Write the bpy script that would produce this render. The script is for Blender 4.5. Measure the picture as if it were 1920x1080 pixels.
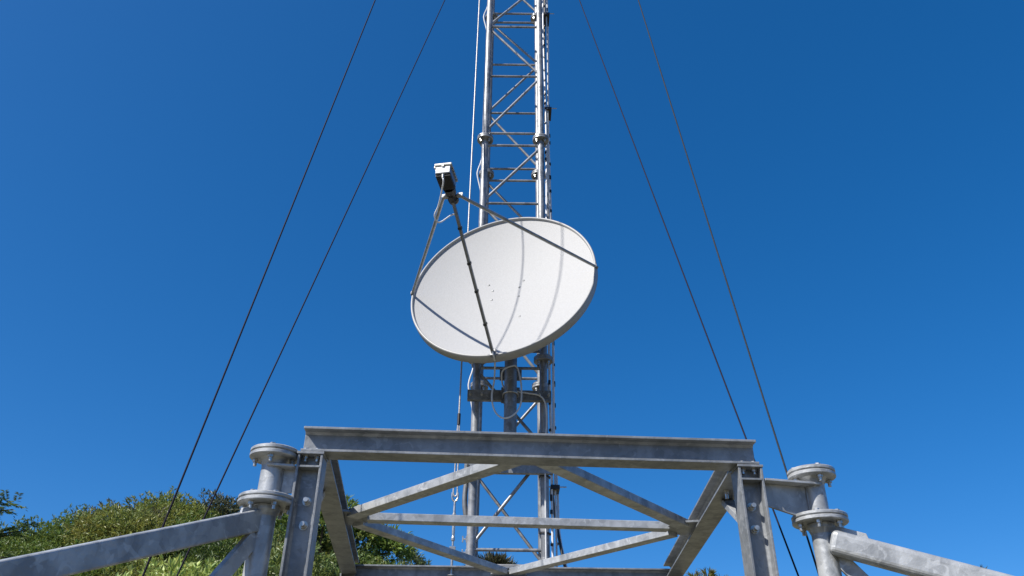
import bpy, math, random
from mathutils import Vector, Matrix
V = Vector
R = math.radians
scene = bpy.context.scene
for o in list(bpy.data.objects):
    bpy.data.objects.remove(o, do_unlink=True)
COL = scene.collection

# ------------------------------------------------------------------ camera
PITCH, ROLL = R(30.928), R(0.6495)
fw = V((0, math.cos(PITCH), math.sin(PITCH)))
r0 = V((1, 0, 0)); u0 = r0.cross(fw)
rt = r0 * math.cos(ROLL) + u0 * math.sin(ROLL)
up = rt.cross(fw)
cam_data = bpy.data.cameras.new('camera')
cam = bpy.data.objects.new('camera', cam_data); COL.objects.link(cam)
cam.matrix_world = Matrix(((rt.x, up.x, -fw.x, 0), (rt.y, up.y, -fw.y, 0), (rt.z, up.z, -fw.z, 1.6), (0, 0, 0, 1)))
cam_data.sensor_width = 36.0
cam_data.lens = 36.0 * 1480.0 / 1920.0
cam_data.clip_start = 0.05
cam_data.clip_end = 5000
scene.camera = cam

# ------------------------------------------------------------------ sky and sun
SUN_EL, SUN_AZ = R(45.5), R(53)          # azimuth: left of straight behind the camera
sun_dir = V((-math.sin(SUN_AZ) * math.cos(SUN_EL), -math.cos(SUN_AZ) * math.cos(SUN_EL), math.sin(SUN_EL)))
world = bpy.data.worlds.new('World'); scene.world = world
world.use_nodes = True
wn, wl = world.node_tree.nodes, world.node_tree.links
wn.clear()
sky = wn.new('ShaderNodeTexSky'); sky.sky_type = 'NISHITA'; sky.sun_disc = False
sky.sun_elevation = SUN_EL
sky.sun_rotation = math.atan2(sun_dir.x, sun_dir.y)
sky.altitude = 0; sky.air_density = 0.6; sky.dust_density = 0.5; sky.ozone_density = 7.0
hsv = wn.new('ShaderNodeHueSaturation'); hsv.inputs['Hue'].default_value = 0.505; hsv.inputs['Saturation'].default_value = 1.46
bg = wn.new('ShaderNodeBackground'); bg.inputs['Strength'].default_value = 0.150
wo = wn.new('ShaderNodeOutputWorld')
gam = wn.new('ShaderNodeGamma'); gam.inputs['Gamma'].default_value = 0.70
wl.new(sky.outputs[0], gam.inputs['Color']); wl.new(gam.outputs[0], hsv.inputs['Color']); wl.new(hsv.outputs[0], bg.inputs['Color']); wl.new(bg.outputs[0], wo.inputs['Surface'])
sd = bpy.data.lights.new('sun', 'SUN'); sd.energy = 4.25; sd.angle = R(0.7); sd.color = (1.0, 0.955, 0.88)
so = bpy.data.objects.new('sun', sd); COL.objects.link(so)
so.rotation_euler = sun_dir.to_track_quat('Z', 'Y').to_euler()
so.location = (-6, -4, 9)
scene.view_settings.view_transform = 'Standard'
scene.view_settings.look = 'None'
scene.view_settings.gamma = 1
scene.view_settings.use_curve_mapping = False
scene.view_settings.exposure = 0.74
scene.render.resolution_x, scene.render.resolution_y = 1024, 576

# ------------------------------------------------------------------ materials
def new_mat(name):
    m = bpy.data.materials.new(name); m.use_nodes = True
    nt = m.node_tree
    return m, nt.nodes, nt.links, nt.nodes['Principled BSDF']

def ramp(n, l, src, stops):
    c = n.new('ShaderNodeValToRGB')
    els = c.color_ramp.elements
    els[0].position, els[0].color = stops[0][0], (*stops[0][1], 1)
    els[1].position, els[1].color = stops[-1][0], (*stops[-1][1], 1)
    for p, col in stops[1:-1]:
        e = els.new(p); e.color = (*col, 1)
    l.new(src, c.inputs[0])
    return c

def galvanised(name, dark, light, metallic=0.55, rough=0.42, spangle=48, stain=5.0, bump=0.12):
    m, n, l, b = new_mat(name)
    geo = n.new('ShaderNodeNewGeometry')
    vo = n.new('ShaderNodeTexVoronoi'); vo.inputs['Scale'].default_value = spangle; vo.inputs['Randomness'].default_value = 1
    no = n.new('ShaderNodeTexNoise'); no.inputs['Scale'].default_value = stain; no.inputs['Detail'].default_value = 6
    no2 = n.new('ShaderNodeTexNoise'); no2.inputs['Scale'].default_value = 60; no2.inputs['Detail'].default_value = 5
    mp = n.new('ShaderNodeMapping'); mp.inputs['Scale'].default_value = (1, 1, 0.35)
    l.new(geo.outputs['Position'], mp.inputs['Vector'])
    no3 = n.new('ShaderNodeTexNoise'); no3.inputs['Scale'].default_value = 18; no3.inputs['Detail'].default_value = 4
    for t in (vo, no, no2): l.new(geo.outputs['Position'], t.inputs['Vector'])
    l.new(mp.outputs[0], no3.inputs['Vector'])
    sep = n.new('ShaderNodeSeparateColor'); l.new(vo.outputs['Color'], sep.inputs[0])
    a = n.new('ShaderNodeMath'); a.operation = 'MULTIPLY_ADD'; a.inputs[1].default_value = 0.13; a.inputs[2].default_value = 0; l.new(sep.outputs[0], a.inputs[0])
    bmix = n.new('ShaderNodeMath'); bmix.operation = 'MULTIPLY_ADD'; bmix.inputs[1].default_value = 0.55
    l.new(no.outputs[0], bmix.inputs[0]); l.new(a.outputs[0], bmix.inputs[2])
    cmix = n.new('ShaderNodeMath'); cmix.operation = 'MULTIPLY_ADD'; cmix.inputs[1].default_value = 0.45
    l.new(no3.outputs[0], cmix.inputs[0]); l.new(bmix.outputs[0], cmix.inputs[2])
    # bright zinc runs and dull grey stains with a shape of their own
    n4 = n.new('ShaderNodeTexNoise'); n4.inputs['Scale'].default_value = 22; n4.inputs['Detail'].default_value = 2; n4.inputs['Distortion'].default_value = 1.2
    l.new(geo.outputs['Position'], n4.inputs['Vector'])
    r4 = n.new('ShaderNodeMapRange'); r4.inputs[1].default_value = .60; r4.inputs[2].default_value = .66; r4.inputs[3].default_value = 0; r4.inputs[4].default_value = .16; l.new(n4.outputs[0], r4.inputs[0])
    n5 = n.new('ShaderNodeTexNoise'); n5.inputs['Scale'].default_value = 11; n5.inputs['Detail'].default_value = 5; n5.inputs['Distortion'].default_value = .6
    l.new(mp.outputs[0], n5.inputs['Vector'])
    r5 = n.new('ShaderNodeMapRange'); r5.inputs[1].default_value = .56; r5.inputs[2].default_value = .68; r5.inputs[3].default_value = 0; r5.inputs[4].default_value = -.09; l.new(n5.outputs[0], r5.inputs[0])
    s1 = n.new('ShaderNodeMath'); l.new(cmix.outputs[0], s1.inputs[0]); l.new(r4.outputs[0], s1.inputs[1])
    s2 = n.new('ShaderNodeMath'); l.new(s1.outputs[0], s2.inputs[0]); l.new(r5.outputs[0], s2.inputs[1])
    cmix = s2
    c = ramp(n, l, cmix.outputs[0], [(0.42, dark), (0.565, tuple((x + y) / 2 for x, y in zip(dark, light))), (0.72, light)])
    l.new(c.outputs[0], b.inputs['Base Color'])
    b.inputs['Metallic'].default_value = metallic
    rr = n.new('ShaderNodeMapRange'); rr.inputs[3].default_value = rough + 0.12; rr.inputs[4].default_value = rough - 0.08
    l.new(cmix.outputs[0], rr.inputs[0]); l.new(rr.outputs[0], b.inputs['Roughness'])
    bp = n.new('ShaderNodeBump'); bp.inputs['Strength'].default_value = bump; bp.inputs['Distance'].default_value = 0.004
    l.new(no2.outputs[0], bp.inputs['Height']); l.new(bp.outputs[0], b.inputs['Normal'])
    return m

def plain(name, col, rough=0.5, metallic=0.0, var=0.25, scale=30, bump=0.0, bscale=200):
    m, n, l, b = new_mat(name)
    geo = n.new('ShaderNodeNewGeometry')
    no = n.new('ShaderNodeTexNoise'); no.inputs['Scale'].default_value = scale; no.inputs['Detail'].default_value = 5
    l.new(geo.outputs['Position'], no.inputs['Vector'])
    lo = tuple(x * (1 - var) for x in col); hi = tuple(min(1, x * (1 + var)) for x in col)
    c = ramp(n, l, no.outputs[0], [(0.3, lo), (0.7, hi)])
    l.new(c.outputs[0], b.inputs['Base Color'])
    b.inputs['Roughness'].default_value = rough; b.inputs['Metallic'].default_value = metallic
    if bump:
        n2 = n.new('ShaderNodeTexNoise'); n2.inputs['Scale'].default_value = bscale; n2.inputs['Detail'].default_value = 3
        l.new(geo.outputs['Position'], n2.inputs['Vector'])
        bp = n.new('ShaderNodeBump'); bp.inputs['Strength'].default_value = bump; bp.inputs['Distance'].default_value = 0.003
        l.new(n2.outputs[0], bp.inputs['Height']); l.new(bp.outputs[0], b.inputs['Normal'])
    return m

def leafy(name, trans=0.25):
    m, n, l, b = new_mat(name)
    at = n.new('ShaderNodeAttribute'); at.attribute_name = 'leaf_colour'
    b.inputs['Roughness'].default_value = 0.5
    l.new(at.outputs['Color'], b.inputs['Base Color'])
    tr = n.new('ShaderNodeBsdfTranslucent')
    mx = n.new('ShaderNodeMixShader'); mx.inputs[0].default_value = trans
    hs = n.new('ShaderNodeHueSaturation'); hs.inputs['Value'].default_value = 1.5; hs.inputs['Hue'].default_value = 0.48
    l.new(at.outputs['Color'], hs.inputs['Color']); l.new(hs.outputs[0], tr.inputs['Color'])
    out = n['Material Output']
    l.new(b.outputs[0], mx.inputs[1]); l.new(tr.outputs[0], mx.inputs[2]); l.new(mx.outputs[0], out.inputs['Surface'])
    return m

M = {}
M['steel'] = galvanised('galvanised_steel', (0.160, 0.172, 0.186), (0.290, 0.303, 0.318), metallic=0.25, bump=0.3)
M['pipe'] = galvanised('galvanised_pipe', (0.245, 0.258, 0.272), (0.48, 0.493, 0.503), metallic=0.25, bump=0.3, rough=0.40, spangle=40, stain=9)
M['mast'] = galvanised('galvanised_mast', (0.15, 0.158, 0.17), (0.35, 0.355, 0.365), metallic=0.3, rough=0.42, spangle=40, stain=8)
M['pole'] = galvanised('galvanised_pole', (0.12, 0.125, 0.13), (0.28, 0.29, 0.30), metallic=0.35, rough=0.45)
M['bolt'] = plain('zinc_bolt', (0.50, 0.49, 0.46), rough=0.32, metallic=0.75, var=0.3, scale=80)
M['dish'] = plain('white_dish_paint', (0.352, 0.353, 0.355), rough=0.62, var=0.05, scale=90, bump=0.35, bscale=160)
M['rim'] = plain('grey_rim_paint', (0.34, 0.34, 0.335), rough=0.45, var=0.06, scale=40)
M['arm'] = plain('dark_arm_steel', (0.19, 0.195, 0.20), rough=0.4, metallic=0.4)
M['strut'] = plain('grey_strut_steel', (0.30, 0.31, 0.32), rough=0.38, metallic=0.5)
M['black'] = plain('black_plastic', (0.018, 0.018, 0.02), rough=0.45)
M['case'] = plain('cast_aluminium', (0.32, 0.34, 0.37), rough=0.35, metallic=0.6)
M['label'] = plain('white_label', (0.78, 0.78, 0.78), rough=0.4, var=0.04)
M['lid'] = plain('bright_lid', (0.66, 0.65, 0.60), rough=0.4, metallic=0.2)
M['wire'] = plain('dark_steel_wire', (0.014, 0.012, 0.022), rough=0.6, metallic=0.0, scale=120)
M['wire_grey'] = plain('grey_steel_wire', (0.028, 0.032, 0.036), rough=0.6, metallic=0.1, scale=120)
for k_ in ('wire', 'wire_grey'): M[k_].node_tree.nodes['Principled BSDF'].inputs['Specular IOR Level'].default_value = 0.08
M['rope'] = plain('bright_steel_rope', (0.40, 0.385, 0.37), rough=0.4, metallic=0.3, var=0.4, scale=160)
M['coax'] = plain('grey_coax', (0.58, 0.59, 0.60), rough=0.5, var=0.08)
M['coax_white'] = plain('white_coax', (0.70, 0.71, 0.74), rough=0.45, var=0.1)
M['bark'] = plain('bark', (0.11, 0.085, 0.06), rough=0.9, var=0.4, scale=12)
M['leaf'] = leafy('leaves')

# ------------------------------------------------------------------ mesh helpers
class MB:
    """collects shapes given in world coordinates"""
    def __init__(s): s.v = []; s.f = []; s.smooth = []
    def add(s, vs, fs, smooth=False):
        k = len(s.v); s.v += [V(p) for p in vs]
        s.f += [tuple(i + k for i in f) for f in fs]; s.smooth += [smooth] * len(fs)
        return s
    def prism(s, prof, p, q, ax, ay):
        """profile (list of 2-D points, counter-clockwise) swept from p to q"""
        p, q = V(p), V(q); n = len(prof)
        a = [p + ax * x + ay * y for x, y in prof]; b = [q + ax * x + ay * y for x, y in prof]
        fs = [(i, (i + 1) % n, n + (i + 1) % n, n + i) for i in range(n)]
        fs += [tuple(range(n - 1, -1, -1)), tuple(range(n, 2 * n))]
        return s.add(a + b, fs)
    def bar(s, p, q, w, h, upv=V((0, 0, 1))):
        p, q = V(p), V(q); d = (q - p).normalized()
        ax = d.cross(V(upv)).normalized(); ay = ax.cross(d)
        return s.prism([(-w / 2, -h / 2), (w / 2, -h / 2), (w / 2, h / 2), (-w / 2, h / 2)], p, q, ax, ay)
    def box(s, c, ex, ey, ez):
        c, ex, ey, ez = V(c), V(ex), V(ey), V(ez)
        vs = [c + ex * i + ey * j + ez * k for k in (-1, 1) for j in (-1, 1) for i in (-1, 1)]
        return s.add(vs, [(0, 2, 3, 1), (4, 5, 7, 6), (0, 1, 5, 4), (2, 6, 7, 3), (0, 4, 6, 2), (1, 3, 7, 5)])
    def plate(s, poly, thick):
        """flat polygon (3-D points) given a thickness along its normal"""
        P = [V(p) for p in poly]; n = (P[1] - P[0]).cross(P[2] - P[0]).normalized() * thick / 2
        k = len(P)
        fs = [tuple(range(k)), tuple(range(2 * k - 1, k - 1, -1))] + [(i, k + i, k + (i + 1) % k, (i + 1) % k) for i in range(k)]
        return s.add([p + n for p in P] + [p - n for p in P], fs)
    def tube(s, pts, r, n=14, cap=True):
        pts = [V(p) for p in pts]; rs = r if isinstance(r, (list, tuple)) else [r] * len(pts)
        d0 = (pts[1] - pts[0]).normalized()
        a = d0.cross(V((0, 0, 1)) if abs(d0.z) < .9 else V((0, 1, 0))).normalized()
        vs = []
        for i, p in enumerate(pts):
            d = (pts[min(i + 1, len(pts) - 1)] - pts[max(i - 1, 0)]).normalized()
            a = (a - d * a.dot(d)).normalized(); b = d.cross(a)
            vs += [p + (a * math.cos(t) + b * math.sin(t)) * rs[i] for t in [2 * math.pi * k / n for k in range(n)]]
        fs = [(i * n + k, i * n + (k + 1) % n, (i + 1) * n + (k + 1) % n, (i + 1) * n + k) for i in range(len(pts) - 1) for k in range(n)]
        s.add(vs, fs, True)
        if cap:
            s.add(vs[:n], [tuple(range(n - 1, -1, -1))]); s.add(vs[-n:], [tuple(range(n))])
        return s
    def lathe(s, c, axis, prof, n=32, sharp=True):
        """prof: list of (radius, height along axis); each band has its own vertices so edges stay crisp"""
        c, d = V(c), V(axis).normalized()
        a = d.cross(V((0, 0, 1)) if abs(d.z) < .9 else V((1, 0, 0))).normalized(); b = d.cross(a)
        ring = lambda r, h: [c + d * h + (a * math.cos(2 * math.pi * k / n) + b * math.sin(2 * math.pi * k / n)) * r for k in range(n)]
        for (r1, h1), (r2, h2) in zip(prof, prof[1:]):
            s.add(ring(max(r1, 1e-5), h1) + ring(max(r2, 1e-5), h2), [(k, (k + 1) % n, n + (k + 1) % n, n + k) for k in range(n)], True)
        return s
    def hexa(s, c, axis, r, h):
        return s.lathe_flat(c, axis, r, h, 6)
    def lathe_flat(s, c, axis, r, h, n):
        c, d = V(c), V(axis).normalized()
        a = d.cross(V((0, 0, 1)) if abs(d.z) < .9 else V((1, 0, 0))).normalized(); b = d.cross(a)
        ring = lambda hh: [c + d * hh + (a * math.cos(2 * math.pi * k / n) + b * math.sin(2 * math.pi * k / n)) * r for k in range(n)]
        fs = [(k, (k + 1) % n, n + (k + 1) % n, n + k) for k in range(n)] + [tuple(range(n - 1, -1, -1)), tuple(range(n, 2 * n))]
        return s.add(ring(0) + ring(h), fs)

WL = {}                                          # world position of each object
def wloc(o): return WL.get(o.name, V((0, 0, 0)))
def link(name, data, parent, at):
    o = bpy.data.objects.new(name, data); COL.objects.link(o)
    if parent is not None: o.parent = parent; o.location = V(at) - wloc(parent)
    else: o.location = at
    WL[o.name] = V(at)
    return o
def build(name, mb, mat, parent=None, bevel=0.0, at=None):
    lo = V([min(v[i] for v in mb.v) for i in range(3)]); hi = V([max(v[i] for v in mb.v) for i in range(3)])
    c = V(at) if at is not None else (lo + hi) / 2
    me = bpy.data.meshes.new(name)
    me.from_pydata([v - c for v in mb.v], [], mb.f)
    me.polygons.foreach_set('use_smooth', mb.smooth)
    me.materials.append(mat); me.update()
    o = link(name, me, parent, c)
    if bevel:
        md = o.modifiers.new('bevel', 'BEVEL'); md.width = bevel; md.segments = 2; md.limit_method = 'ANGLE'; md.angle_limit = R(50)
    return o
def again(o, parent, at):
    """another object on the same mesh"""
    c = o.copy(); COL.objects.link(c); c.parent = parent; c.location = V(at) - wloc(parent); WL[c.name] = V(at)
    return c
def thing(name, label, cat, loc=(0, 0, 0), group=None):
    o = link(name, None, None, V(loc)); o.empty_display_size = 0.1
    return tag(o, label, cat, group)
def tag(o, label, cat, group=None):
    o['label'] = label; o['category'] = cat
    if group: o['group'] = group
    return o

def i_profile(w, h, tw, tf, fil=0.0):
    a, b = w / 2, h / 2
    f = fil
    return [(-a, -b), (a, -b), (a, -b + tf), (tw / 2 + f, -b + tf), (tw / 2, -b + tf + f), (tw / 2, b - tf - f), (tw / 2 + f, b - tf), (a, b - tf), (a, b), (-a, b), (-a, b - tf),
            (-tw / 2 - f, b - tf), (-tw / 2, b - tf - f), (-tw / 2, -b + tf + f), (-tw / 2 - f, -b + tf), (-a, -b + tf)]

def smooth(pts, n=6):
    P = [V(p) for p in pts]; out = []
    for i in range(len(P) - 1):
        p0, p1, p2, p3 = P[max(i - 1, 0)], P[i], P[i + 1], P[min(i + 2, len(P) - 1)]
        for k in range(n):
            t = k / n
            out.append(0.5 * ((2 * p1) + (p2 - p0) * t + (2 * p0 - 5 * p1 + 4 * p2 - p3) * t * t + (3 * p1 - p0 - 3 * p2 + p3) * t ** 3))
    return out + [P[-1]]

UZ = V((0, 0, 1))
random.seed(7)

# ------------------------------------------------------------------ ground and hill (one sheet)
RX = [(-400, 20), (-60, 12), (-30, 8.0), (-19, 6.3), (-12.7, 5.5), (-10.4, 5.8), (-8.9, 6.0), (-7.3, 6.2), (-6.2, 5.95), (-4.5, 5.75), (-3.4, 5.2), (-2.2, 4.9), (-1.2, 4.6), (-0.2, 4.2), (0.7, 3.7), (2.5, 3.6), (5, 3.9), (9, 3.5), (13, 3.8), (20, 3.2), (60, 2), (400, 2)]
def interp(x, T):
    if x <= T[0][0]: return T[0][1]
    for (a, p), (b, q) in zip(T, T[1:]):
        if x <= b:
            t = (x - a) / (b - a); return p + (q - p) * t
    return T[-1][1]
def hill(x, y):
    t = min(1, max(0, (y - 7.0) / 13.0)); s = t * t * (3 - 2 * t)
    z = s * (interp(x - .6, RX) + interp(x, RX) + interp(x + .6, RX)) / 3
    if y > 20: z -= min(z, (y - 20) * 0.16)
    r = math.hypot(x, y)
    t = min(1, max(0, (r - 34) / 70)); z += 13.0 * t * t * (3 - 2 * t) * (1 + .12 * math.sin(math.atan2(y, x) * 5))  # unseen ring of hills, added to block bright sky near the horizon
    if 6 < y < 60: z += (math.sin(x * 1.3 + y * .7) + math.sin(x * .6 - y * 1.1 + 2)) * 0.12 * s
    return z
def sheet():
    mb = MB()
    ax = sorted(set([-2500, -900, -400, -200, -150, -120, -100, -85, -70, -60, -50, -40, -35] + [-30 + .75 * i for i in range(81)] + [35, 40, 50, 60, 70, 85, 100, 120, 150, 200, 400, 900, 2500]))
    ay = sorted(set([-2500, -900, -300, -150, -120, -100, -85, -70, -60, -50, -40, -30, -20, -10, -5, 0] + [4 + .6 * i for i in range(51)] + [40, 50, 60, 70, 85, 100, 120, 150, 200, 400, 900, 2500]))
    vs = [V((x, y, hill(x, y))) for y in ay for x in ax]; n = len(ax)
    fs = [(j * n + i, j * n + i + 1, (j + 1) * n + i + 1, (j + 1) * n + i) for j in range(len(ay) - 1) for i in range(n - 1)]
    return mb.add(vs, fs, True)
gm, gn, gl, gb = new_mat('hill_ground')
geo = gn.new('ShaderNodeNewGeometry')
na = gn.new('ShaderNodeTexNoise'); na.inputs['Scale'].default_value = 0.6; na.inputs['Detail'].default_value = 10
nb = gn.new('ShaderNodeTexNoise'); nb.inputs['Scale'].default_value = 30; nb.inputs['Detail'].default_value = 6
for t in (na, nb): gl.new(geo.outputs['Position'], t.inputs['Vector'])
mm = gn.new('ShaderNodeMath'); mm.operation = 'MULTIPLY_ADD'; mm.inputs[1].default_value = .5
gl.new(nb.outputs[0], mm.inputs[0]); gl.new(na.outputs[0], mm.inputs[2])
gc = ramp(gn, gl, mm.outputs[0], [(0.5, (0.04, 0.042, 0.02)), (0.75, (0.12, 0.11, 0.065)), (1.0, (0.19, 0.16, 0.11))])
gl.new(gc.outputs[0], gb.inputs['Base Color']); gb.inputs['Roughness'].default_value = 0.95
g = build('ground', sheet(), gm, at=(0, 0, 0)); g['kind'] = 'structure'

# ------------------------------------------------------------------ lattice mast
MX, MY, HS = -0.006, 5.165, 0.2275              # centre of the square mast and half its side
LEG_R = 0.0275
mast = thing('lattice_mast', 'tall galvanised square lattice mast with zigzag bracing behind the white dish', 'mast', (MX, MY, 0))
FZ = [-0.02 + 2.0 * k for k in range(0, 9)]      # heights of the flanged joints
corners = [(-1, -1), (1, -1), (1, 1), (-1, 1)]
cpt = lambda c, z: V((MX + c[0] * HS, MY + c[1] * HS, z))
leg0 = fl0 = bolt0 = None
for k, z0 in enumerate(FZ[:-1]):
    z1 = z0 + 2.0
    for c in corners:
        p = cpt(c, (z0 + z1) / 2)
        if leg0 is None:
            leg0 = build('leg', MB().tube([cpt(c, max(z0, z0)), cpt(c, z1)], LEG_R, 20), M['mast'], mast)
        else:
            again(leg0, mast, p)
        fp = cpt(c, z1)
        if fl0 is None:
            m = MB().lathe(fp, UZ, [(LEG_R, -.017), (.064, -.017), (.066, -.015), (.066, -.002), (.064, 0), (.064, .001), (.066, .003), (.066, .015), (.064, .017), (LEG_R, .017)], 32)
            fl0 = build('flange', m, M['mast'], mast); fl = fl0
        else:
            fl = again(fl0, mast, fp)
        if 2 < z1 < 9:
            for q in range(4):
                t = math.pi / 4 + q * math.pi / 2
                bp_ = fp + V((math.cos(t) * .047, math.sin(t) * .047, -.026))
                if bolt0 is None:
                    bolt0 = build('bolt', MB().lathe_flat(bp_ - UZ * .009, UZ, .0105, .012, 6).lathe_flat(bp_ - UZ * .022, UZ, .006, .016, 8).lathe_flat(bp_ + UZ * .045, UZ, .0105, .010, 6).lathe_flat(bp_ - UZ * .005, UZ, .006, .055, 8), M['bolt'], fl, at=bp_)
                else:
                    again(bolt0, fl, bp_)
OFF = [0.065, 0.72, 1.345, 1.935]
for k, z0 in enumerate(FZ[:-1]):
    flip = (k == 1)                              # the section that carries the dish bracket is braced the other way round
    for si, (ca, cb) in enumerate([(0, 1), (1, 2), (2, 3), (3, 0)]):
        a, b = corners[ca], corners[cb]
        for off in OFF:
            z = z0 + off
            if z < .05: continue
            build('bar', MB().tube([cpt(a, z), cpt(b, z)], 0.0105, 12), M['mast'], mast)
        for j in range(3):
            zl, zh = z0 + OFF[j] + .02, z0 + OFF[j + 1] - .02
            if zl < 0.05: continue
            rising = (j % 2 == 0) != flip
            if si in (2,): rising = rising       # seen from its own outside, the far face mirrors the near one
            p, q = (cpt(a, zl), cpt(b, zh)) if rising else (cpt(a, zh), cpt(b, zl))
            build('brace', MB().tube([p, q], .0112, 12), M['mast'], mast)

# ------------------------------------------------------------------ steel gantry
def L2(p, q, t): return V(p) + (V(q) - V(p)) * t
fu = V((1.601, 0.085, 0)).normalized(); fv = V((-fu.y, fu.x, 0))
ZT = 2.505
gantry = thing('steel_gantry', 'grey galvanised steel gantry of beams, posts and flat braces standing before the mast', 'gantry', (0.06, 2.66, 0))
FW, FH = 0.088, 0.090
bl, br_ = V((-0.719, 2.612, 0)) + fv * .044, V((0.879, 2.697, 0)) + fv * .044
fb = MB().prism(i_profile(FW, FH, .0065, .009, .008), bl + UZ * (ZT + FH / 2), br_ + UZ * (ZT + FH / 2), fv * -1, UZ)
build('front_beam', fb, M['steel'], gantry, .0015)
def post(cx, front_y, gx):
    c = V((cx, front_y, 0)) + fv * .044
    w = .086
    mb = MB().prism(i_profile(.088, w, .0065, .0085, .007), c, c + UZ * (ZT - .010), fv, fu * -1)
    p = build('post', mb, M['steel'], gantry, .0015)
    build('cap_plate', MB().box(c + UZ * (ZT - .0053), fu * .046, fv * .047, UZ * .0043), M['steel'], p, .001)
    return p, c
postL, cL = post(-0.683, 2.614, -1)
postR, cR = post(0.845, 2.699, 1)
# bolts on the webs of the posts and under their caps
def bolt_into(parent, p, axis, r=.0105, name='bolt'):
    a = V(axis)
    return build(name, MB().lathe_flat(p, a, r * 1.25, .003, 16).lathe_flat(V(p) + a * .003, a, r, .010, 6).lathe_flat(V(p) + a * .013, a, r * .66, .018, 12), M['bolt'], parent)
for po, c, zs, side in ((postL, cL, (2.342, 2.262), 1), (postR, cR, (2.364, 2.287), -1)):
    for z in zs:
        bolt_into(po, c + UZ * z - fv * .0035 + fu * .003 * side, fv * -1, .012)
    for s in (-1, 1):
        q = c + fu * .020 * s - fv * .022
        build('bolt', MB().lathe_flat(q + UZ * (ZT - .020), UZ, .0095, .010, 6).lathe_flat(q + UZ * (ZT - .030), UZ, .0055, .046, 10).lathe_flat(q + UZ * (ZT + .0093), UZ, .0095, .007, 6), M['bolt'], po)
# bracket plates that carry the flanged pipe stubs
PL = V((-0.812, 2.640, 0)); PR = V((1.090, 2.790, 0))
PIPE_R, STUB_T, LOW_Z = .0375, 2.500, 2.335
def side_assembly(pc, c, sgn, droop):
    n0 = c + fu * sgn * .0465                               # outer face of the post
    zz = 2.452
    fr = -fv * .046
    d = (V((pc.x, pc.y, 0)) - V((n0.x, n0.y, 0)))
    # horizontal plate through the post recess and out to the stub
    inner = c - fu * sgn * .0405 + fr
    poly = [c - fu * sgn * .037 + fr * .98, c + fu * sgn * .037 + fr * .98, c + fu * sgn * .037 - fv * .004, c - fu * sgn * .037 - fv * .004]
    if sgn < 0: poly = poly[::-1]
    build('shelf_plate', MB().plate([p + UZ * (zz) for p in poly], .007), M['steel'], gantry, .001)
    pe = pc + d.normalized() * -.020
    out = [n0 + fr * 1.03, pc - fv * .050 + fu * sgn * .012, pc + fv * .030 + fu * sgn * .0, n0 + fv * .034]
    if sgn < 0: out = out[::-1]
    br = build('bracket_plate', MB().plate([p + UZ * zz for p in out], .008), M['pipe'], gantry, .001)
    a, b = n0 - fv * .006, pc - d.normalized() * .030
    zb1, zb2 = zz - .082, zz - .088 - droop
    build('gusset', MB().plate([a + UZ * (zz - .0045), b + UZ * (zz - .0045), b + UZ * zb2, a + UZ * zb1], .010), M['pipe'], gantry, .001)
    st = build('pipe_stub', MB().lathe(pc, UZ, [(.0, LOW_Z - .02), (PIPE_R, LOW_Z - .02), (PIPE_R, STUB_T - .045), (PIPE_R + .004, STUB_T - .030), (PIPE_R + .012, STUB_T - .018), (PIPE_R + .012, STUB_T - .010)], 40), M['pipe'], gantry)
    def bead(pts, r=.0035):
        P = smooth(pts, 8)
        build('weld_bead', MB().tube(P, [r * random.uniform(.75, 1.3) for _ in P], 7), M['steel'], gantry)
    dd = d.normalized(); sx = V((dd.y, -dd.x, 0))
    for o_ in (.005, -.005):
        bead([pc - dd * (PIPE_R - .001) + sx * o_ * 1.6 + UZ * (zz - .008), pc - dd * (PIPE_R - .001) + sx * o_ * 1.6 + UZ * zb2])
    bead([pc + (dd * -math.cos(t) + sx * math.sin(t)) * (PIPE_R + .001) + UZ * (zz - .005) for t in [-1.5 + .375 * k for k in range(9)]])
    bead([pc + (dd * -math.cos(t) + sx * math.sin(t)) * (PIPE_R + .001) + UZ * (zz + .005) for t in [-1.5 + .375 * k for k in range(9)]])
    bead([a + UZ * (zz - .006) - fv * .006, a + UZ * zb1 - fv * .006])
    def disc(z, r, t1, t2, gap, par, nb):
        m = MB().lathe(pc, UZ, [(.01, z), (r - .003, z), (r, z + .003), (r, z + t1 - .003), (r - .003, z + t1), (r - .005, z + t1), (r - .005, z + t1 + gap), (r - .003, z + t1 + gap), (r, z + t1 + gap + .003), (r, z + t1 + gap + t2 - .003), (r - .003, z + t1 + gap + t2), (.001, z + t1 + gap + t2)], 56)
        f = build('flange', m, M['pipe'], par)
        for q in range(nb):
            t = q * 2 * math.pi / nb + .09
            p = pc + V((math.cos(t), math.sin(t), 0)) * (r - .021)
            mb = MB().lathe_flat(p + UZ * (z - .0115), UZ, .0098, .011, 6).lathe_flat(p + UZ * (z - .025), UZ, .0058, .014, 10).lathe_flat(p + UZ * (z + t1 + gap + t2 + .0005), UZ, .0098, .007, 6).lathe_flat(p + UZ * (z - .002), UZ, .0058, t1 + gap + t2 + .005, 10)
            build('bolt', mb, M['bolt'], f)
        return f
    disc(STUB_T - .018, .083, .015, .014, .002, st, 4)
    lp = build('corner_pipe', MB().lathe(pc, UZ, [(PIPE_R + .0, 0), (PIPE_R + .0, LOW_Z - .05), (PIPE_R + .009, LOW_Z - .03), (PIPE_R + .009, LOW_Z - .016)], 40), M['pipe'], gantry)
    disc(LOW_Z - .014, .0945, .014, .013, .002, lp, 6)
    return lp
lpL = side_assembly(PL, cL, -1, .0)
lpR = side_assembly(PR, cR, 1, .035)
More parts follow.
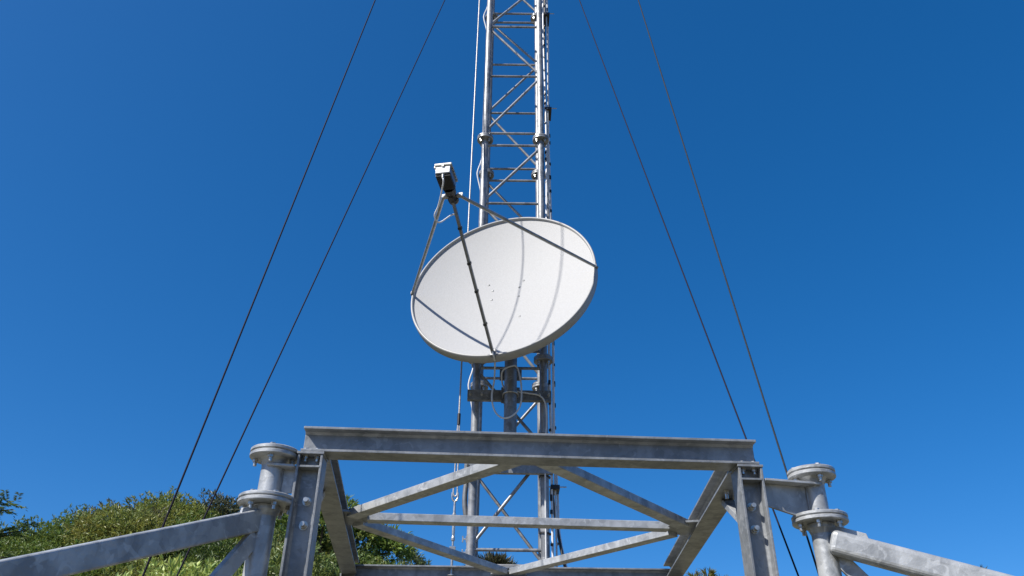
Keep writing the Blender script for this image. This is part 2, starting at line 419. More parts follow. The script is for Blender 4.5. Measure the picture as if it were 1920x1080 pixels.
def arm(pc, s, d, L, sgn, ht, rad, fin):
    s, d = V(s), V(d).normalized()
    build('raking_tube', MB().bar(s, s + d * L, .066, ht), M['pipe'], gantry, rad).modifiers[0].segments = 4
    h = V((d.x, d.y, 0)).normalized()
    z0 = LOW_Z - .018
    p0 = pc + h * .035
    tops = [p0 + UZ * z0, p0 + h * fin + UZ * (z0 - .004 - fin * .32), p0 + h * (fin + .014) + UZ * (z0 - .060 + d.z * .1), p0 + UZ * (z0 - .060)]
    build('stiffener', MB().plate(tops, .010), M['pipe'], gantry, .001)
    q = pc + UZ * 2.215 + h * .03              # second, steeper strut lower down
    dd = (h * .62 - UZ * .80).normalized()
    build('raking_strut', MB().bar(q, q + dd * 1.6, .024, .050), M['pipe'], gantry, .002)
arm(PL, (-.824, 2.648, 2.280), (-.267, -.498, -.226), 2.2, -1, .070, .007, .068)
arm(PR, (1.094, 2.746, 2.252), (.30, -.10, -.112), 2.2, 1, .080, .019, .105)
# side beams
sbp = i_profile(.088, .090, .0065, .009, .008)
def side_beam(p, q):
    p, q = V(p), V(q); d = (q - p).normalized(); ax = d.cross(UZ)
    return build('side_beam', MB().prism(sbp, p, q, ax * 1, UZ), M['steel'], gantry, .0015)
ZB = ZT + .046
side_beam((-0.680, 2.704, ZB), (-0.922, 4.80, ZB))
side_beam((0.838, 2.790, ZB), (0.950, 4.80, ZB))
# back beam
ZK = 2.513
bb0, bb1 = V((-0.906, 4.730, ZK)), V((0.936, 4.750, ZK))
bd = (bb1 - bb0).normalized()
build('back_beam', MB().prism(i_profile(.086, .086, .0065, .009, .008), bb0, bb1, V((bd.y, -bd.x, 0)), UZ), M['steel'], gantry, .0015)
for p in ((-0.918, 4.735), (0.948, 4.745)):
    build('post', MB().prism(i_profile(.088, .086, .0065, .0085, .007), V((*p, 0)), V((*p, ZB - .0455)), fv, fu * -1), M['steel'], gantry, .0015)
# flat braces in the plane of the frame
ZF = 2.532
nL, nR = V((-0.738, 3.575, ZF)), V((0.830, 3.688, ZF))
fA, bA = V((0.070, 2.700, ZF)), V((-0.006, 4.690, ZF - .012))
def flat_brace(p, q, a, b, w=.062, h=.034, dz=0.0):
    d = (q - p).normalized()
    return build('flat_brace', MB().bar(p + d * a + UZ * dz, q - d * b + UZ * dz, w, h), M['pipe'], gantry, .002)
flat_brace(nL, fA, .060, .02, dz=.001); flat_brace(nR, fA, .060, .02, dz=.0015)
flat_brace(nL, nR, .100, .100, dz=.0)
flat_brace(nL, bA, .085, .05, dz=-.003); flat_brace(nR, bA, .095, .05, dz=-.0035)
for nn, s in ((nL, 1), (nR, -1)):
    x = V((1, .05, 0)) * s
    pts = [nn + x * -.020 + V((0, -.12, .0)), nn + x * .035 + V((0, -.105, .0)), nn + x * .14 + V((0, 0, .0)), nn + x * .045 + V((0, .12, .0)), nn + x * -.032 + V((0, .13, .0))]
    if s < 0: pts = pts[::-1]
    build('node_plate', MB().plate(pts, .009), M['steel'], gantry, .001)
apex = [bA + V((-.10, .03, -.002)), bA + V((-.06, -.06, -.002)), bA + V((.07, -.055, -.002)), bA + V((.11, .03, -.002))]
build('node_plate', MB().plate(apex, .008), M['pipe'], gantry, .001)
# bolts under the side beams near the posts, knee braces behind the posts
bolt_into(gantry, V((-0.725, 2.96, ZB - .0455)), V((0, 0, -1)), .010)
bolt_into(gantry, V((0.838, 3.02, ZB - .0455)), V((0, 0, -1)), .010)
build('knee_brace', MB().bar(V((-0.752, 3.10, ZB - .046)), cL + V((-.01, .05, 2.30)), .045, .026), M['pipe'], gantry, .002)
build('knee_brace', MB().bar(V((0.872, 3.16, ZB - .046)), cR + V((.01, .05, 2.30)), .045, .026), M['pipe'], gantry, .002)

# ------------------------------------------------------------------ satellite dish
DN, E1, E2 = V((-.2507, -.9218, .2957)), V((.9665, -.2555, .0229)), V((.0545, .2916, .955))
DC = V((-.066, 4.5, 4.3448)); DA, DB, DD = .6365, .6842, .100
def dish_pt(u, v): return DC + E1 * (DA * u) + E2 * (DB * v) - DN * DD * (1 - u * u - v * v)
dish = thing('satellite_dish', 'large white offset satellite dish tilted up on a pole clamped to the mast', 'satellite dish', tuple(DC))
def dish_mesh():
    mb = MB(); N, K = 128, 20
    rings = []
    for i in range(1, K + 1):
        r = i / K * .975
        rings.append([dish_pt(r * math.cos(t), r * math.sin(t)) for t in [2 * math.pi * k / N for k in range(N)]])
    vs = [dish_pt(0, 0)] + [p for r in rings for p in r]
    fs = [(0, 1 + k, 1 + (k + 1) % N) for k in range(N)]
    fs += [(1 + i * N + k, 1 + (i + 1) * N + k, 1 + (i + 1) * N + (k + 1) % N, 1 + i * N + (k + 1) % N) for i in range(K - 1) for k in range(N)]
    mb.add(vs, fs, True)
    mb.add([v - DN * .004 for v in vs], [f[::-1] for f in fs], True)
    return mb, N
mb, N = dish_mesh()
refl = build('reflector', mb, M['dish'], dish)
def rim():
    mb = MB(); N = 160
    # lip in front of the bowl edge, rolled outward, then a skirt going back
    prof = [(.974, -.0065), (.976, .008), (.981, .0125), (.990, .0135), (.997, .011), (1.0, .004), (1.0, -.050), (.993, -.050), (.992, -.004)]
    rows = []
    for s, h in prof:
        rows.append([DC + E1 * (DA * s * math.cos(t)) + E2 * (DB * s * math.sin(t)) + DN * h for t in [2 * math.pi * k / N for k in range(N)]])
    vs = [p for r in rows for p in r]
    fs = [(i * N + k, i * N + (k + 1) % N, (i + 1) * N + (k + 1) % N, (i + 1) * N + k) for i in range(len(rows) - 1) for k in range(N)]
    return mb.add(vs, fs, True)
build('rim', rim(), M['rim'], refl)
for u, v in [(-.1985, .1376), (-.1486, .0481), (-.1485, -.0847), (.1875, .1335), (.1458, .0463), (.1457, -.0861), (.1812, -.3985)]:
    p = dish_pt(u, v)
    build('screw', MB().lathe(p + DN * .0006, DN, [(.0001, .003), (.006, .0025), (.0085, 0)], 12), M['arm'], refl)
# feed support
AP = V((-.335, 3.475, 4.267)); W = V((-.180, -.983, .035)).normalized()
S = W.cross(UZ).normalized() * 1.0               # sideways
if S.x < 0: S = -S
Q = S.cross(W).normalized()                      # roughly upwards
if Q.z < 0: Q = -Q
foot = DC - E2 * (DB * .995) + DN * .02
arm_o = build('feed_arm', MB().bar(foot + DN * .012, AP - UZ * .012, .016, .021), M['arm'], dish, .002)
da = (AP - foot).normalized()
for t in (.20, .42, .60, .82):
    p = L2(foot + DN * .012, AP - UZ * .012, t)
    build('tie_shade_band', MB().bar(p - da * .007, p + da * .006, .021, .026), M['black'], arm_o)
build('arm_clip', MB().box(foot + DN * .004 + V((0, 0, .004)), E1 * .017, E2 * .026, DN * .012), M['arm'], arm_o, .002)
for s in (-1, 1):
    rimp = DC + E1 * (DA * .998 * s) + DN * .008
    end = AP + S * .055 * s - W * .01 - Q * .004
    kn = L2(end, rimp, .06)
    d = (rimp - kn).normalized()
    st = build('strut', MB().tube([AP + S * .030 * s + W * .015, end, kn, L2(kn, rimp, .3), L2(kn, rimp, .6), rimp + d * .012], [.008, .009, .0105, .0105, .0105, .0095], 16), M['strut'], dish)
    build('strut_clip', MB().box(rimp - E1 * s * .001, E1 * .006, E2 * .013, DN * .016), M['arm'], st, .001)
    build('wing_nut', MB().box(AP + S * .048 * s + Q * .012, S * .011, W * .004, Q * .007), M['lid'], st, .001)
feed = build('feed_horn', MB().lathe(AP - W * .045, W, [(.0, 0), (.027, 0), (.030, .012), (.030, .030), (.024, .036), (.022, .060), (.030, .075), (.034, .12)], 24).box(AP - UZ * .014, S * .014, W * .030, Q * .020), M['black'], dish, .001)
build('yoke', MB().bar(AP - S * .060 - W * .004, AP + S * .060 - W * .004, .020, .012, Q), M['strut'], dish, .002)
# transceiver box behind the horn
BX0 = AP + W * .075
CB = BX0 + W * .072 + Q * .010
body = build('transceiver', MB().box(CB, S * .041, W * .066, Q * .026), M['case'], dish, .004)
for i in range(13):
    p = CB - S * .038 + S * (.00633 * i) - Q * .030
    build('fin', MB().box(p, S * .0016, W * .058, Q * .008), M['black'], body)
build('back_plate', MB().box(CB - Q * .025, S * .0408, W * .060, Q * .0015), M['black'], body)
build('label_plate', MB().box(CB + W * .0665 - Q * .003, S * .037, W * .0015, Q * .019), M['label'], body)
build('lid', MB().box(CB + Q * .033, S * .047, W * .073, Q * .0075), M['lid'], body, .004)
for i in range(6):
    for s in (-1, 1):
        p = CB + Q * .026 + S * .046 * s + W * (-.058 + .023 * i)
        build('lid_clip', MB().box(p, S * .004, W * .007, Q * .008), M['bolt'], body, .001)
build('lid_clip', MB().box(CB + Q * .024 + W * .071, S * .006, W * .004, Q * .009), M['bolt'], body, .001)
build('socket', MB().lathe(CB - Q * .028 + W * .054, -Q, [(0, .022), (.007, .022), (.009, .0), (.011, -.004)], 14), M['bolt'], body)
# mount behind the reflector, the pole and its clamps
pole_p = V((-.002, 4.80, 0))
build('mount_pole', MB().lathe(pole_p, UZ, [(.0, 3.235), (.041, 3.235), (.0415, 3.25), (.0415, 4.62), (.040, 4.63), (.0, 4.63)], 36), M['pole'], dish)
hub = DC - DN * (DD + .004)
build('back_bracket', MB().box(hub - DN * .045, E1 * .13, E2 * .17, DN * .012).bar(hub - DN * .05 + E1 * .07, V((.055, 4.80, 4.36)), .01, .16).bar(hub - DN * .05 - E1 * .07, V((-.06, 4.79, 4.36)), .01, .16)
      .tube([V((-.002, 4.80, 4.25)), V((-.002, 4.80, 4.50))], .052, 24), M['pole'], dish)
def cross_channel(z, x0, x1, y0, mat, h=.072):
    p, q = V((x0, y0, z)), V((x1, y0 + .006, z))
    prof = [(-.018, -h / 2), (.018, -h / 2), (.018, -h / 2 + .006), (-.011, -h / 2 + .006), (-.011, h / 2 - .006), (.018, h / 2 - .006), (.018, h / 2), (-.018, h / 2)]
    d = (q - p).normalized()
    return build('mast_bracket', MB().prism(prof, p, q, UZ.cross(d), UZ), mat, dish, .001)
b1 = cross_channel(3.682, -.288, .270, 4.872, M['pole'])
b2 = cross_channel(3.190, -.288, .272, 4.872, M['steel'])
for b_, z in ((b1, 3.682), (b2, 3.190)):
    for x in (-.268, -.192, .190, .252):
        bolt_into(b_, V((x, 4.8535, z + (.0 if z > 3.5 else .012))), V((0, -1, 0)), .008)
    if z > 3.5: build('pole_saddle', MB().plate([V((-.064, 4.852, z + .052)), V((-.064, 4.852, z - .060)), V((.060, 4.852, z - .060)), V((.060, 4.852, z + .052))], .008), M['pole'], b_, .001)
    u = [pole_p + V((-.048 * math.cos(t), -.048 * math.sin(t), z - .02)) for t in [math.pi * k / 12 for k in range(13)]]
    if z > 3.5: build('u_bolt', MB().tube([u[0] + V((0, .07, 0))] + u + [u[-1] + V((0, .07, 0))], .005, 8), M['bolt'], b_)
build('bracket_block', MB().box(V((-.045, 4.848, 3.196)), V((.017, 0, 0)), V((0, .006, 0)), UZ * .020), M['steel'], b2, .001)
bolt_into(b2, V((-.085, 4.8535, 3.200)), V((0, -1, 0)), .009)
zc = 3.822
build('pole_clamp', MB().box(V((-.002, 4.846, zc)), V((.074, 0, 0)), V((0, .006, 0)), V((0, 0, .040))), M['pole'], dish, .001)
u = [pole_p + V((-.047 * math.cos(t), -.047 * math.sin(t), zc + .022)) for t in [math.pi * k / 12 for k in range(13)]]
build('u_bolt', MB().tube([u[0] + V((0, .06, 0))] + u + [u[-1] + V((0, .06, 0))], .0055, 8), M['pole'], dish)

# ------------------------------------------------------------------ cables
fo = foot + DN * .012
loop = [fo + da * .02 - DN * -.004, fo - da * .05, V((-.105, 4.63, 3.80)), V((-.108, 4.70, 3.72)), V((-.122, 4.71, 3.606)), V((-.100, 4.71, 3.508)), V((-.048, 4.70, 3.458)), V((.016, 4.69, 3.473)), V((.062, 4.70, 3.546)), V((.069, 4.72, 3.664)), V((.058, 4.74, 3.765)), V((.035, 4.745, 3.838)), V((-.005, 4.745, 3.838)), V((-.052, 4.765, 3.82)), V((-.062, 4.80, 3.78)), V((-.04, 4.838, 3.72)), V((.05, 4.842, 3.700)), V((.11, 4.842, 3.690)), V((.185, 4.842, 3.676)), V((.225, 4.842, 3.625)), V((.236, 4.862, 3.50)), V((.226, 4.866, 3.35)), V((.222, 4.866, 3.0)), V((.222, 4.866, 2.4)), V((.222, 4.866, .3))]
tag(build('antenna_cable', MB().tube(smooth(loop), .0055, 10), M['coax']), 'thin grey cable looping from the dish foot round its pole to the right leg', 'cable')
fc = [CB - Q * .047 + W * .054, CB - Q * .075 + W * .040, AP + W * .06 - Q * .10 - S * .055, AP + W * .02 - Q * .14 - S * .085, AP - Q * .150 - S * .07 - W * .03, L2(AP, foot, .10) - S * .02 - Q * .005, L2(AP, foot, .16) - S * .004 + DN * .018, L2(AP, foot, .3) + DN * .030 - S * .002, L2(AP, foot, .6) + DN * .030, fo + da * .02 + DN * .012]
tag(build('feed_cable', MB().tube(smooth(fc), .0042, 10), M['coax_white']), 'white cable looping from the box before the dish to the dish arm', 'cable')

def wire(name, p, q, r, sag, mat, label, group):
    p, q = V(p), V(q)
    pts = [L2(p, q, t / 24) - UZ * (sag * 4 * (t / 24) * (1 - t / 24)) for t in range(25)]
    return tag(build(name, MB().tube(pts, r, 8), mat), label, 'guy wire', group)
GG = 'guy wires of the mast'
wire('guy_wire', (-1.4335, 2.45, 0.02), (-0.1765, 5.16, 15.0), .0039, .05, M['wire'], 'outermost dark guy wire on the left, running down to the hill behind the grey tube', GG)
wire('guy_wire', (-1.5116, 2.45, 0.02), (-0.1934, 5.16, 9.90), .0036, .03, M['wire'], 'dark left guy wire nearer the mast, reaching down to the dark ridge bush', GG)
wire('guy_wire', (1.3212, 2.45, 0.02), (0.2042, 5.16, 9.90), .0037, .02, M['wire'], 'dark violet guy wire that passes behind the right end of the front beam', GG)
wire('guy_wire', (1.255, 2.55, 0.02), (0.262, 5.16, 15.0), .0039, .12, M['wire_grey'], 'grey guy wire that meets the flanged pipe at the right', GG)

# ladder safety rope with its turnbuckle, hooked to the back beam
rope = thing('safety_rope', 'vertical bright steel rope with turnbuckle hooked to the back beam, left of the mast', 'steel rope', (-.314, 4.515, 2.5))
RPX = (-0.3289, -0.00049)
RXY = lambda z: V((RPX[0] + (z - 2.52) * RPX[1], 4.722 + (z - 2.556) * .035, z))
build('strand', MB().tube([RXY(3.50), RXY(5), RXY(7), RXY(10), RXY(14)], .0055, 10), M['rope'], rope)
build('sleeve', MB().tube([RXY(3.505), RXY(3.43)], .0105, 12), M['black'], rope)
for s in (-1, 1):
    build('loop_strand', MB().tube(smooth([RXY(3.44) + V((s * .004, 0, 0)), RXY(3.32) + V((s * .008, 0, 0)), RXY(3.1) + V((s * .009, 0, 0)), RXY(2.99) + V((s * .012, 0, 0)), RXY(2.965)]), .0045, 8), M['rope'], rope)
build('shackle', MB().tube(smooth([RXY(2.99) + V((-.017, 0, 0)), RXY(2.955) + V((-.016, 0, 0)), RXY(2.935), RXY(2.955) + V((.016, 0, 0)), RXY(2.99) + V((.017, 0, 0))]), .0055, 8), M['bolt'], rope)
build('turnbuckle', MB().lathe(V((RXY(2.8).x, RXY(2.8).y, 0)), UZ, [(0, 2.675), (.006, 2.675), (.006, 2.70), (.011, 2.705), (.011, 2.72), (.008, 2.73), (.0095, 2.78), (.0095, 2.84), (.012, 2.845), (.012, 2.858), (.008, 2.865), (.006, 2.93), (0, 2.94)], 16), M['bolt'], rope)
build('end_plate', MB().box(RXY(2.635), V((.017, 0, 0)), V((0, .006, 0)), UZ * .034), M['steel'], rope, .001)
build('eye_bolt', MB().tube([RXY(2.62), RXY(2.455)], .0075, 12).lathe_flat(RXY(2.465), UZ, .0145, .012, 6).lathe_flat(RXY(2.5055), UZ, .022, .004, 20), M['bolt'], rope)

# feeder cables clipped to the right rear side of the mast
def feeder(x, y, mat, ph, label, r=.0075, tail=None):
    pts = []
    z = 8.6
    while z > 3.35:
        pts.append(V((x + .006 * math.sin(z * 2.3 + ph) , y + .006 * math.cos(z * 1.9 + ph), z))); z -= .12
    pts += tail
    return tag(build('feeder_cable', MB().tube(smooth(pts, 3), r, 8), mat), label, 'cable', 'feeder cables up the right side of the mast')
X0 = MX + HS
fca = [feeder(X0 + .045, 5.03, M['coax_white'], 0, 'white feeder cable next to the right front leg, banded black for brackets and shadow', tail=[V((X0 + .050, 5.04, 3.0)), V((X0 + .050, 5.04, 1.0))]),
       feeder(X0 + .058, 5.14, M['black'], 1.5, 'black feeder cable down the right side of the mast that swings out at the foot', .009, tail=[V((X0 + .058, 5.12, 3.1)), V((X0 + .088, 5.10, 2.85)), V((X0 + .13, 5.05, 2.60)), V((X0 + .20, 5.0, 2.3)), V((X0 + .3, 5.0, 1.6)), V((X0 + .3, 5.0, .02))]),
       feeder(X0 + .086, 5.17, M['coax_white'], 3.0, 'outermost white feeder cable on the right side of the mast', tail=[V((X0 + .095, 5.15, 3.1)), V((X0 + .098, 5.12, 2.85)), V((X0 + .14, 5.06, 2.60)), V((X0 + .215, 5.02, 2.3)), V((X0 + .31, 5.02, 1.6)), V((X0 + .31, 5.02, .02))]),
       feeder(X0 + .070, 5.05, M['coax'], 4.0, 'grey feeder cable in the middle of the bundle right of the mast', .006, tail=[V((X0 + .075, 5.06, 3.0)), V((X0 + .075, 5.06, 1.0))])]
z = 8.5; k = 0
while z > 2.7:
    for x, y, o in ((X0 + .045, 5.03, fca[0]), (X0 + .086, 5.17, fca[2])):
        if random.random() < .95:
            build('tie_shade_band', MB().lathe_flat(V((x, y, z + random.uniform(-.05, .05))), UZ, .0094, random.uniform(.012, .04), 8), M['black'], o)  # black bands put the dashes of brackets and lattice shadow on the cables
    z -= .16
for z in (7.62, 6.42, 4.93, 3.12):                 # clamps with a stud
    m = MB().box(V((X0 + .072, 5.10, z)), V((.030, 0, 0)), V((0, .075, 0)), UZ * .014)
    c_ = tag(build('cable_clamp', m, M['black'], None, .002), {7.62: 'black cable clamp on the feeder bundle near the top of the photo', 6.42: 'black cable clamp on the feeder bundle just above the upper flanges', 4.93: 'black cable clamp on the feeder bundle just above the dish', 3.12: 'black cable clamp on the feeder bundle under the front beam'}[z], 'clamp', 'clamps on the feeder cables')
    build('stud', MB().tube([V((X0 + .02, 5.03, z)), V((X0 + .145, 5.03, z))], .004, 8), M['bolt'], c_)
# earthing cable bowing out round the rear flanges of the left legs
ex = MX - HS - .036
ep = []
for k, zf in enumerate(FZ[1:6]):
    ep += [V((ex, MY + HS, zf - .45)), V((ex - .004, MY + HS, zf - .22)), V((ex - .040, MY + HS - .01, zf - .035)), V((ex - .040, MY + HS - .01, zf + .04)), V((ex - .004, MY + HS, zf + .25)), V((ex, MY + HS, zf + .9))]
tag(build('earth_cable', MB().tube(smooth(ep, 4), .006, 8), M['coax'],), 'grey cable along the left rear mast leg, bowing out around each flange', 'cable')
# bent metal strip and two small clamps by the left leg under the front beam
st = [V((-.262, 5.00, 3.22)), V((-.282, 5.00, 3.10)), V((-.284, 5.00, 3.00)), V((-.272, 5.0, 2.92)), V((-.258, 5.0, 2.87))]
tag(build('metal_strip', MB().tube(smooth(st, 5), [.006] + [.017] * 19 + [.005], 10), M['arm']), 'dark bowed strip of metal against the left mast leg below the front beam', 'strip')
for z in (2.765, 2.685):
    m = MB().bar(V((-.285, 4.95, z)), V((-.235, 4.95, z)), .014, .008).bar(V((-.280, 4.95, z)), V((-.280, 4.95, z + .001)), .02, .02)
    m.box(V((-.285, 4.95, z)), V((.004, 0, 0)), V((0, .008, 0)), UZ * .018).box(V((-.262, 4.95, z)), V((.004, 0, 0)), V((0, .008, 0)), UZ * .018)
    tag(build('wire_clamp', m, M['bolt'], None, .001), 'upper of two small clamps left of the lower mast leg' if z > 2.7 else 'lower of two small clamps left of the lower mast leg', 'clamp')
# black ties round the lower right leg
for z in (3.435, 3.155, 2.80):
    tag(build('leg_tie', MB().lathe(V((MX + HS, MY - HS, z)), V((.1, 0, 1)), [(LEG_R + .001, -.004), (LEG_R + .010, -.004), (LEG_R + .010, .004), (LEG_R + .001, .004)], 24), M['black']),
        {3.435: 'black tie round the right front mast leg just above the front beam', 3.155: 'black tie round the right mast leg just below the front beam', 2.80: 'lowest black tie round the right mast leg, below the long flat brace'}[z], 'cable tie', 'ties round the right mast leg')

# ------------------------------------------------------------------ plants
class Leaves:
    def __init__(s): s.v = []; s.f = []; s.c = []
    def leaf(s, p, d, nrm, L, w, col):
        a = d.normalized(); b = nrm.cross(a)
        if b.length < 1e-4: b = V((1, 0, 0)).cross(a)
        b.normalize(); n = a.cross(b)
        k = len(s.v)
        s.v += [p, p + a * (L * .45) + b * (w * .5) + n * (w * .12), p + a * L - n * (L * .12), p + a * (L * .45) - b * (w * .5) + n * (w * .12)]
        s.f.append((k, k + 1, k + 2, k + 3)); s.c += [col] * 4
    def build(s, name, parent=None, at=None):
        c = V(at) if at is not None else wloc(parent)
        me = bpy.data.meshes.new(name)
        me.from_pydata([(p.x - c.x, p.y - c.y, p.z - c.z) for p in s.v], [], s.f)
        ca = me.color_attributes.new('leaf_colour', 'FLOAT_COLOR', 'POINT')
        flat = []
        for q in s.c: flat += [q[0], q[1], q[2], 1.0]
        ca.data.foreach_set('color', flat)
        me.materials.append(M['leaf']); me.update()
        return link(name, me, parent, c)
rnd = random.Random(11)
def rdir():
    while True:
        v = V((rnd.uniform(-1, 1), rnd.uniform(-1, 1), rnd.uniform(-1, 1)))
        if .05 < v.length < 1: return v.normalized()
def jitter(col, a=.35, b=.12):
    k = 1 + rnd.uniform(-a, a); return (col[0] * k * (1 + rnd.uniform(-b, b)), col[1] * k, col[2] * k * (1 + rnd.uniform(-b, b)))
def sprig(L, p, d, n, size, w, col, spread=.9):
    """a few leaves round a short twig"""
    for i in range(n):
        q = p + d * (size * .5 * i / max(1, n - 1))
        e = (d + rdir() * spread).normalized()
        L.leaf(q, e, (rdir() + V((0, 0, 1.0))).normalized(), size * rnd.uniform(.6, 1.2), w * rnd.uniform(.7, 1.2), jitter(col))
def lump(L, c, r, n, size, w, col, squash=.85, upb=.35, k=4):
    for i in range(n):
        d = rdir()
        if d.z < -.35: d.z = -d.z
        rr = r * (rnd.random() ** .45) * (1 + .25 * math.sin(d.x * 5 + c.x * 3) * math.cos(d.y * 4 + c.y))
        p = c + V((d.x * rr, d.y * rr, d.z * rr * squash))
        sprig(L, p, (d + V((0, 0, upb)) + rdir() * .5).normalized(), k, size, w, col)
G_DARK, G_MID, G_OLIVE, G_YEL, G_LIGHT, G_BROWN = (.046, .080, .018), (.115, .175, .034), (.175, .205, .042), (.215, .235, .05), (.22, .30, .065), (.09, .09, .035)

# scrub that covers the slope: one mass of leaves
sc = Leaves()
cols = [G_DARK, G_MID, G_MID, G_MID, G_OLIVE, G_OLIVE, G_YEL, G_BROWN]
for i in range(560):
    x = rnd.uniform(-15, 0.8); y = rnd.uniform(11.5, 21.0)
    if rnd.random() < .10: x = rnd.uniform(.8, 8)
    if x > .6 and y < 17: y = rnd.uniform(17, 21)
    r = rnd.uniform(.32, .75) if x < -1.5 else rnd.uniform(.25, .5)
    c = V((x, y, hill(x, y) + r * .2))
    col = cols[int((math.sin(x * 1.7 + y * .9) * .5 + .5) * 4 + rnd.random() * 4) % 8]
    lump(sc, c, r, int(170 * (r / .5) ** 1.6), .095, .032, col)
for i in range(90):                              # closer growth on the spur behind the frame
    x = rnd.uniform(-5.2, -1.0); y = rnd.uniform(14.5, 20.5); r = rnd.uniform(.3, .55)
    lump(sc, V((x, y, hill(x, y) + r * .25)), r, 330, .10, .040, rnd.choice([G_MID, G_MID, G_OLIVE, G_DARK, G_YEL]))
so_ = sc.build('hillside_scrub', None, (-6, 16, 4)); so_['kind'] = 'stuff'
so_['label'] = 'mass of green and olive scrub covering the hillside behind the gantry'

def trunk(parent, base, top, r, name='trunk'):
    base, top = V(base), V(top)
    mid = L2(base, top, .5) + V((rnd.uniform(-.1, .1), rnd.uniform(-.1, .1), 0)) * (top - base).length * .3
    pts = smooth([base, mid, top], 6)
    rs = [r * (1 - .75 * i / (len(pts) - 1)) for i in range(len(pts))]
    return build(name, MB().tube(pts, rs, 10), M['bark'], parent)
def shrub(name, label, cat, x, y, h, lumps, size, w, col, k=4, limbs=3, group=None, zoff=None):
    """lumps: (dx, dy, height above base, radius, sprigs)"""
    base = V((x, y, (hill(x, y) if zoff is None else zoff) - .05))
    t = thing(name, label, cat, tuple(base), group)
    tr = trunk(t, base, base + V((0, 0, h * .6)), .03 + h * .022)
    Lv = Leaves()
    for dx, dy, dz, r, n in lumps:
        c = base + V((dx, dy, dz))
        lump(Lv, c, r, n, size, w, jitter(tuple(x * FB for x in col), .15), k=k)
        build('limb', MB().tube(smooth([base + V((0, 0, h * .25)), L2(base, c, .6) + V((0, 0, h * .1)), c], 4), [.02 + h * .008 - .0015 * i for i in range(9)], 6), M['bark'], tr)
    Lv.build('crown', t)
    return t
# left edge tree with compound leaves hanging into the picture
def frond(Lv, p, d, L, col, n=9):
    d = d.normalized()
    for i in range(n):
        t = (i + 1) / n
        q = p + d * L * t - V((0, 0, L * .18 * t * t))
        for s in (-1, 1):
            side = d.cross(UZ).normalized() * s
            Lv.leaf(q, (side + d * .5 + UZ * rnd.uniform(-.4, .3)), UZ + rdir() * .5, L * .38, L * .15, jitter(col, .3))
    Lv.leaf(p + d * L - V((0, 0, L * .30)), d - UZ * .5, UZ, L * .3, L * .11, col)
tb = V((-9.55, 13.6, hill(-9.55, 13.6) - .2))
t = thing('broadleaf_tree', 'tree with feathery compound leaves at the left edge of the photo', 'tree', tuple(tb))
trk = trunk(t, tb, tb + V((.15, 0, 2.3)), .12)
Lv = Leaves()
for i in range(30):
    p0 = tb + V((.1, 0, rnd.uniform(.5, 2.1)))
    p1 = p0 + V((rnd.uniform(-.9, 1.05), rnd.uniform(-.8, .8), rnd.uniform(.1, .75)))
    if p1.z > tb.z + 2.5: p1.z = tb.z + 2.5
    build('limb', MB().tube(smooth([p0, L2(p0, p1, .5) + V((0, 0, .12)), p1], 4), [.028 - .0026 * j for j in range(9)], 6), M['bark'], trk)
    for j in range(26):
        q = L2(p0, p1, rnd.uniform(.3, 1.0)) + rdir() * .10 + V((0, 0, .06))
        d = (p1 - p0).normalized() + rdir() * .9; d.z = abs(d.z) * .6 + .1
        frond(Lv, q, d, rnd.uniform(.13, .24), jitter((.095, .15, .048), .3))
Lv.build('crown', t)

FB = 1.6
shrub('ridge_bush', 'dark rounded bush crowning the ridge just left of the flanged pipe', 'bush', -7.25, 19.6, 1.3, [(0, 0, .62, .62, 300), (.45, .1, .5, .5, 200), (-.5, 0, .42, .5, 200)], .13, .035, (0.051, 0.059, 0.027))
shrub('olive_bush', 'lighter olive bush on the ridge between the two left guy wires', 'bush', -8.3, 19.2, 1.1, [(0, 0, .5, .6, 260), (-.55, 0, .42, .5, 200), (.5, .1, .4, .5, 160)], .12, .036, (.095, .120, .032))
shrub('yellow_bush', 'yellowish bush on the slope under the outermost left guy wire', 'bush', -8.0, 16.6, 1.0, [(0, 0, .5, .6, 260), (-.6, 0, .4, .5, 180), (.55, .1, .4, .5, 180)], .12, .034, (.125, .140, .030))
shrub('brown_bush', 'brownish bush at the crest, left half of the ridge', 'bush', -9.7, 19.4, 1.0, [(0, 0, .5, .55, 240), (-.55, 0, .4, .45, 170), (.5, 0, .35, .4, 130)], .12, .034, (.060, .066, .026))
shrub('laurel_bush', 'bright broad-leaved bush below the left grey tube', 'bush', -3.9, 10.2, 2.4, [(0, 0, 2.25, .72, 620), (-.75, .1, 2.0, .7, 480), (.75, .1, 2.0, .62, 460), (1.25, .2, 1.55, .5, 280), (-1.3, .1, 1.45, .6, 300), (.2, -.3, 1.4, .8, 420)], .105, .046, (.17, .215, .06), k=4)
shrub('dark_bush', 'deep green bush seen between the left post and the corner pipe', 'bush', -3.6, 13.6, 1.8, [(0, 0, 1.5, .8, 360), (.7, .1, 1.25, .65, 240), (-.7, 0, 1.2, .6, 220)], .13, .04, (.075, .105, .03))
shrub('pale_grass_bush', 'pale wispy bush standing low between the post and the pipe on the left', 'bush', -2.75, 10.6, 1.2, [(0, 0, 1.15, .40, 200), (.1, .1, .7, .45, 160)], .22, .018, (0.270, 0.257, 0.115), k=5)
shrub('fir_top', 'small dark bush sticking up from the ridge under the left lower brace', 'bush', -2.35, 19.5, 1.3, [(0, 0, .95, .30, 130), (.28, 0, .72, .26, 90), (.62, 0, .5, .26, 80), (-.2, 0, .45, .4, 130)], .14, .03, (.065, .085, .034))
shrub('light_bush', 'light green leafy bush low under the left lower brace', 'bush', -2.0, 13.6, 1.5, [(0, 0, 1.35, .5, 220), (.45, 0, 1.15, .42, 160), (-.6, 0, 1.2, .5, 190), (.8, 0, .8, .4, 120)], .15, .055, (0.189, 0.257, 0.068))
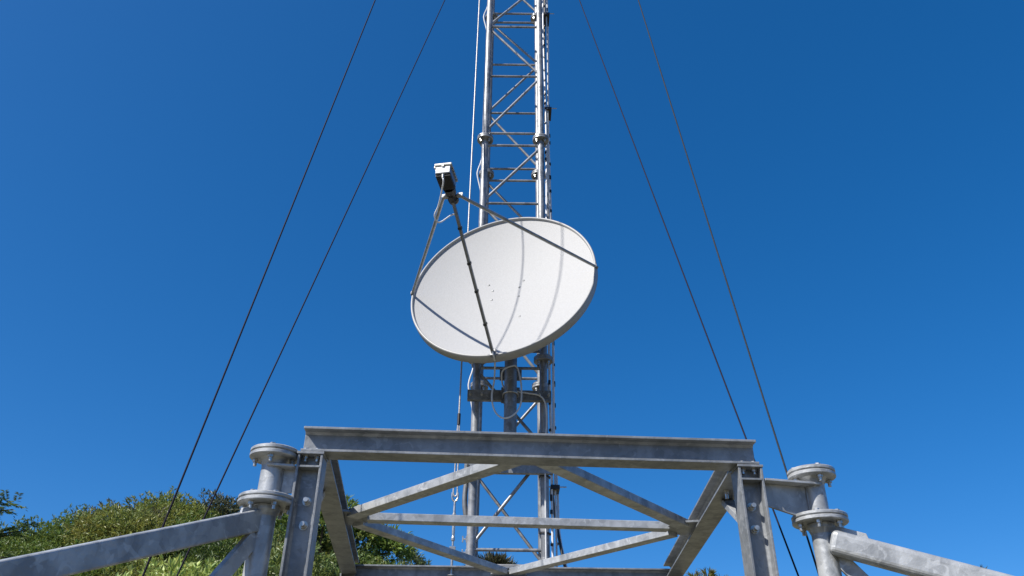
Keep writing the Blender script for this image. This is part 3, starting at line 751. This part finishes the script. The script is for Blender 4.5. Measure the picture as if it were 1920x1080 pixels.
shrub('mid_bush', 'rounded mid green bush seen inside the frame beside the left beam', 'bush', -4.0, 17.2, 1.5, [(0, 0, 1.1, .75, 1100), (.8, .1, .85, .6, 750), (-.75, 0, .95, .6, 700), (1.45, .2, .6, .5, 480)], .12, .038, (.105, .145, .034))
# spiky tree crown seen through the foot of the mast
pb = V((-0.42, 20.3, hill(-.42, 20.3) - .05))
t = thing('spiky_tree', 'tree with drooping narrow leaves seen through the foot of the mast', 'tree', tuple(pb))
trunk(t, pb, pb + V((0, 0, 1.5)), .09)
Lv = Leaves()
for i in range(620):
    d = rdir(); d.z = abs(d.z) * .9 - .1
    p = pb + V((0, 0, 1.35)) + V((d.x * .62, d.y * .5, d.z * .55)) * rnd.uniform(.4, 1)
    for j in range(4):
        Lv.leaf(p, (d + V((0, 0, .25)) + rdir() * .5), (rdir() + UZ), rnd.uniform(.16, .28), .026, jitter((.06, .062, .03), .45))
Lv.build('crown', t)
def conifer(label, x, y, h, r, col):
    b = V((x, y, hill(x, y) - .05))
    t = thing('conifer', label, 'tree', tuple(b), 'conifer tops on the right')
    trunk(t, b, b + V((0, 0, h)), .05)
    Lv = Leaves()
    for k in range(6):
        ox, oy, hh = (0, 0, h) if k == 0 else (rnd.uniform(-r, r), rnd.uniform(-r, r) * .6, h * rnd.uniform(.72, .97))
        for i in range(150):
            tt = .25 + .75 * rnd.random() ** .8; a = rnd.uniform(0, 6.28); rr = r * .75 * (1 - tt) * rnd.uniform(.2, 1.2) + .02
            p = b + V((ox + math.cos(a) * rr, oy + math.sin(a) * rr, hh * tt))
            sprig(Lv, p, V((math.cos(a) * .8, math.sin(a) * .8, .8)).normalized(), 5, .17, .026, col, .55)
    Lv.build('crown', t)
conifer('yellow green conifer top, left one of the pair beside the right post', 4.85, 20.0, 1.50, .6, (.17, .17, .045))
conifer('yellow green conifer top nearest the right post', 5.50, 20.2, 1.45, .55, (.14, .15, .042))
conifer('tiny grey green conifer tip just above the right grey tube', 11.5, 20.0, 2.2, .40, (.08, .09, .05))
conifer('low conifer top at the bottom edge against the right beam', 4.30, 20.6, 1.3, .5, (.15, .16, .045))
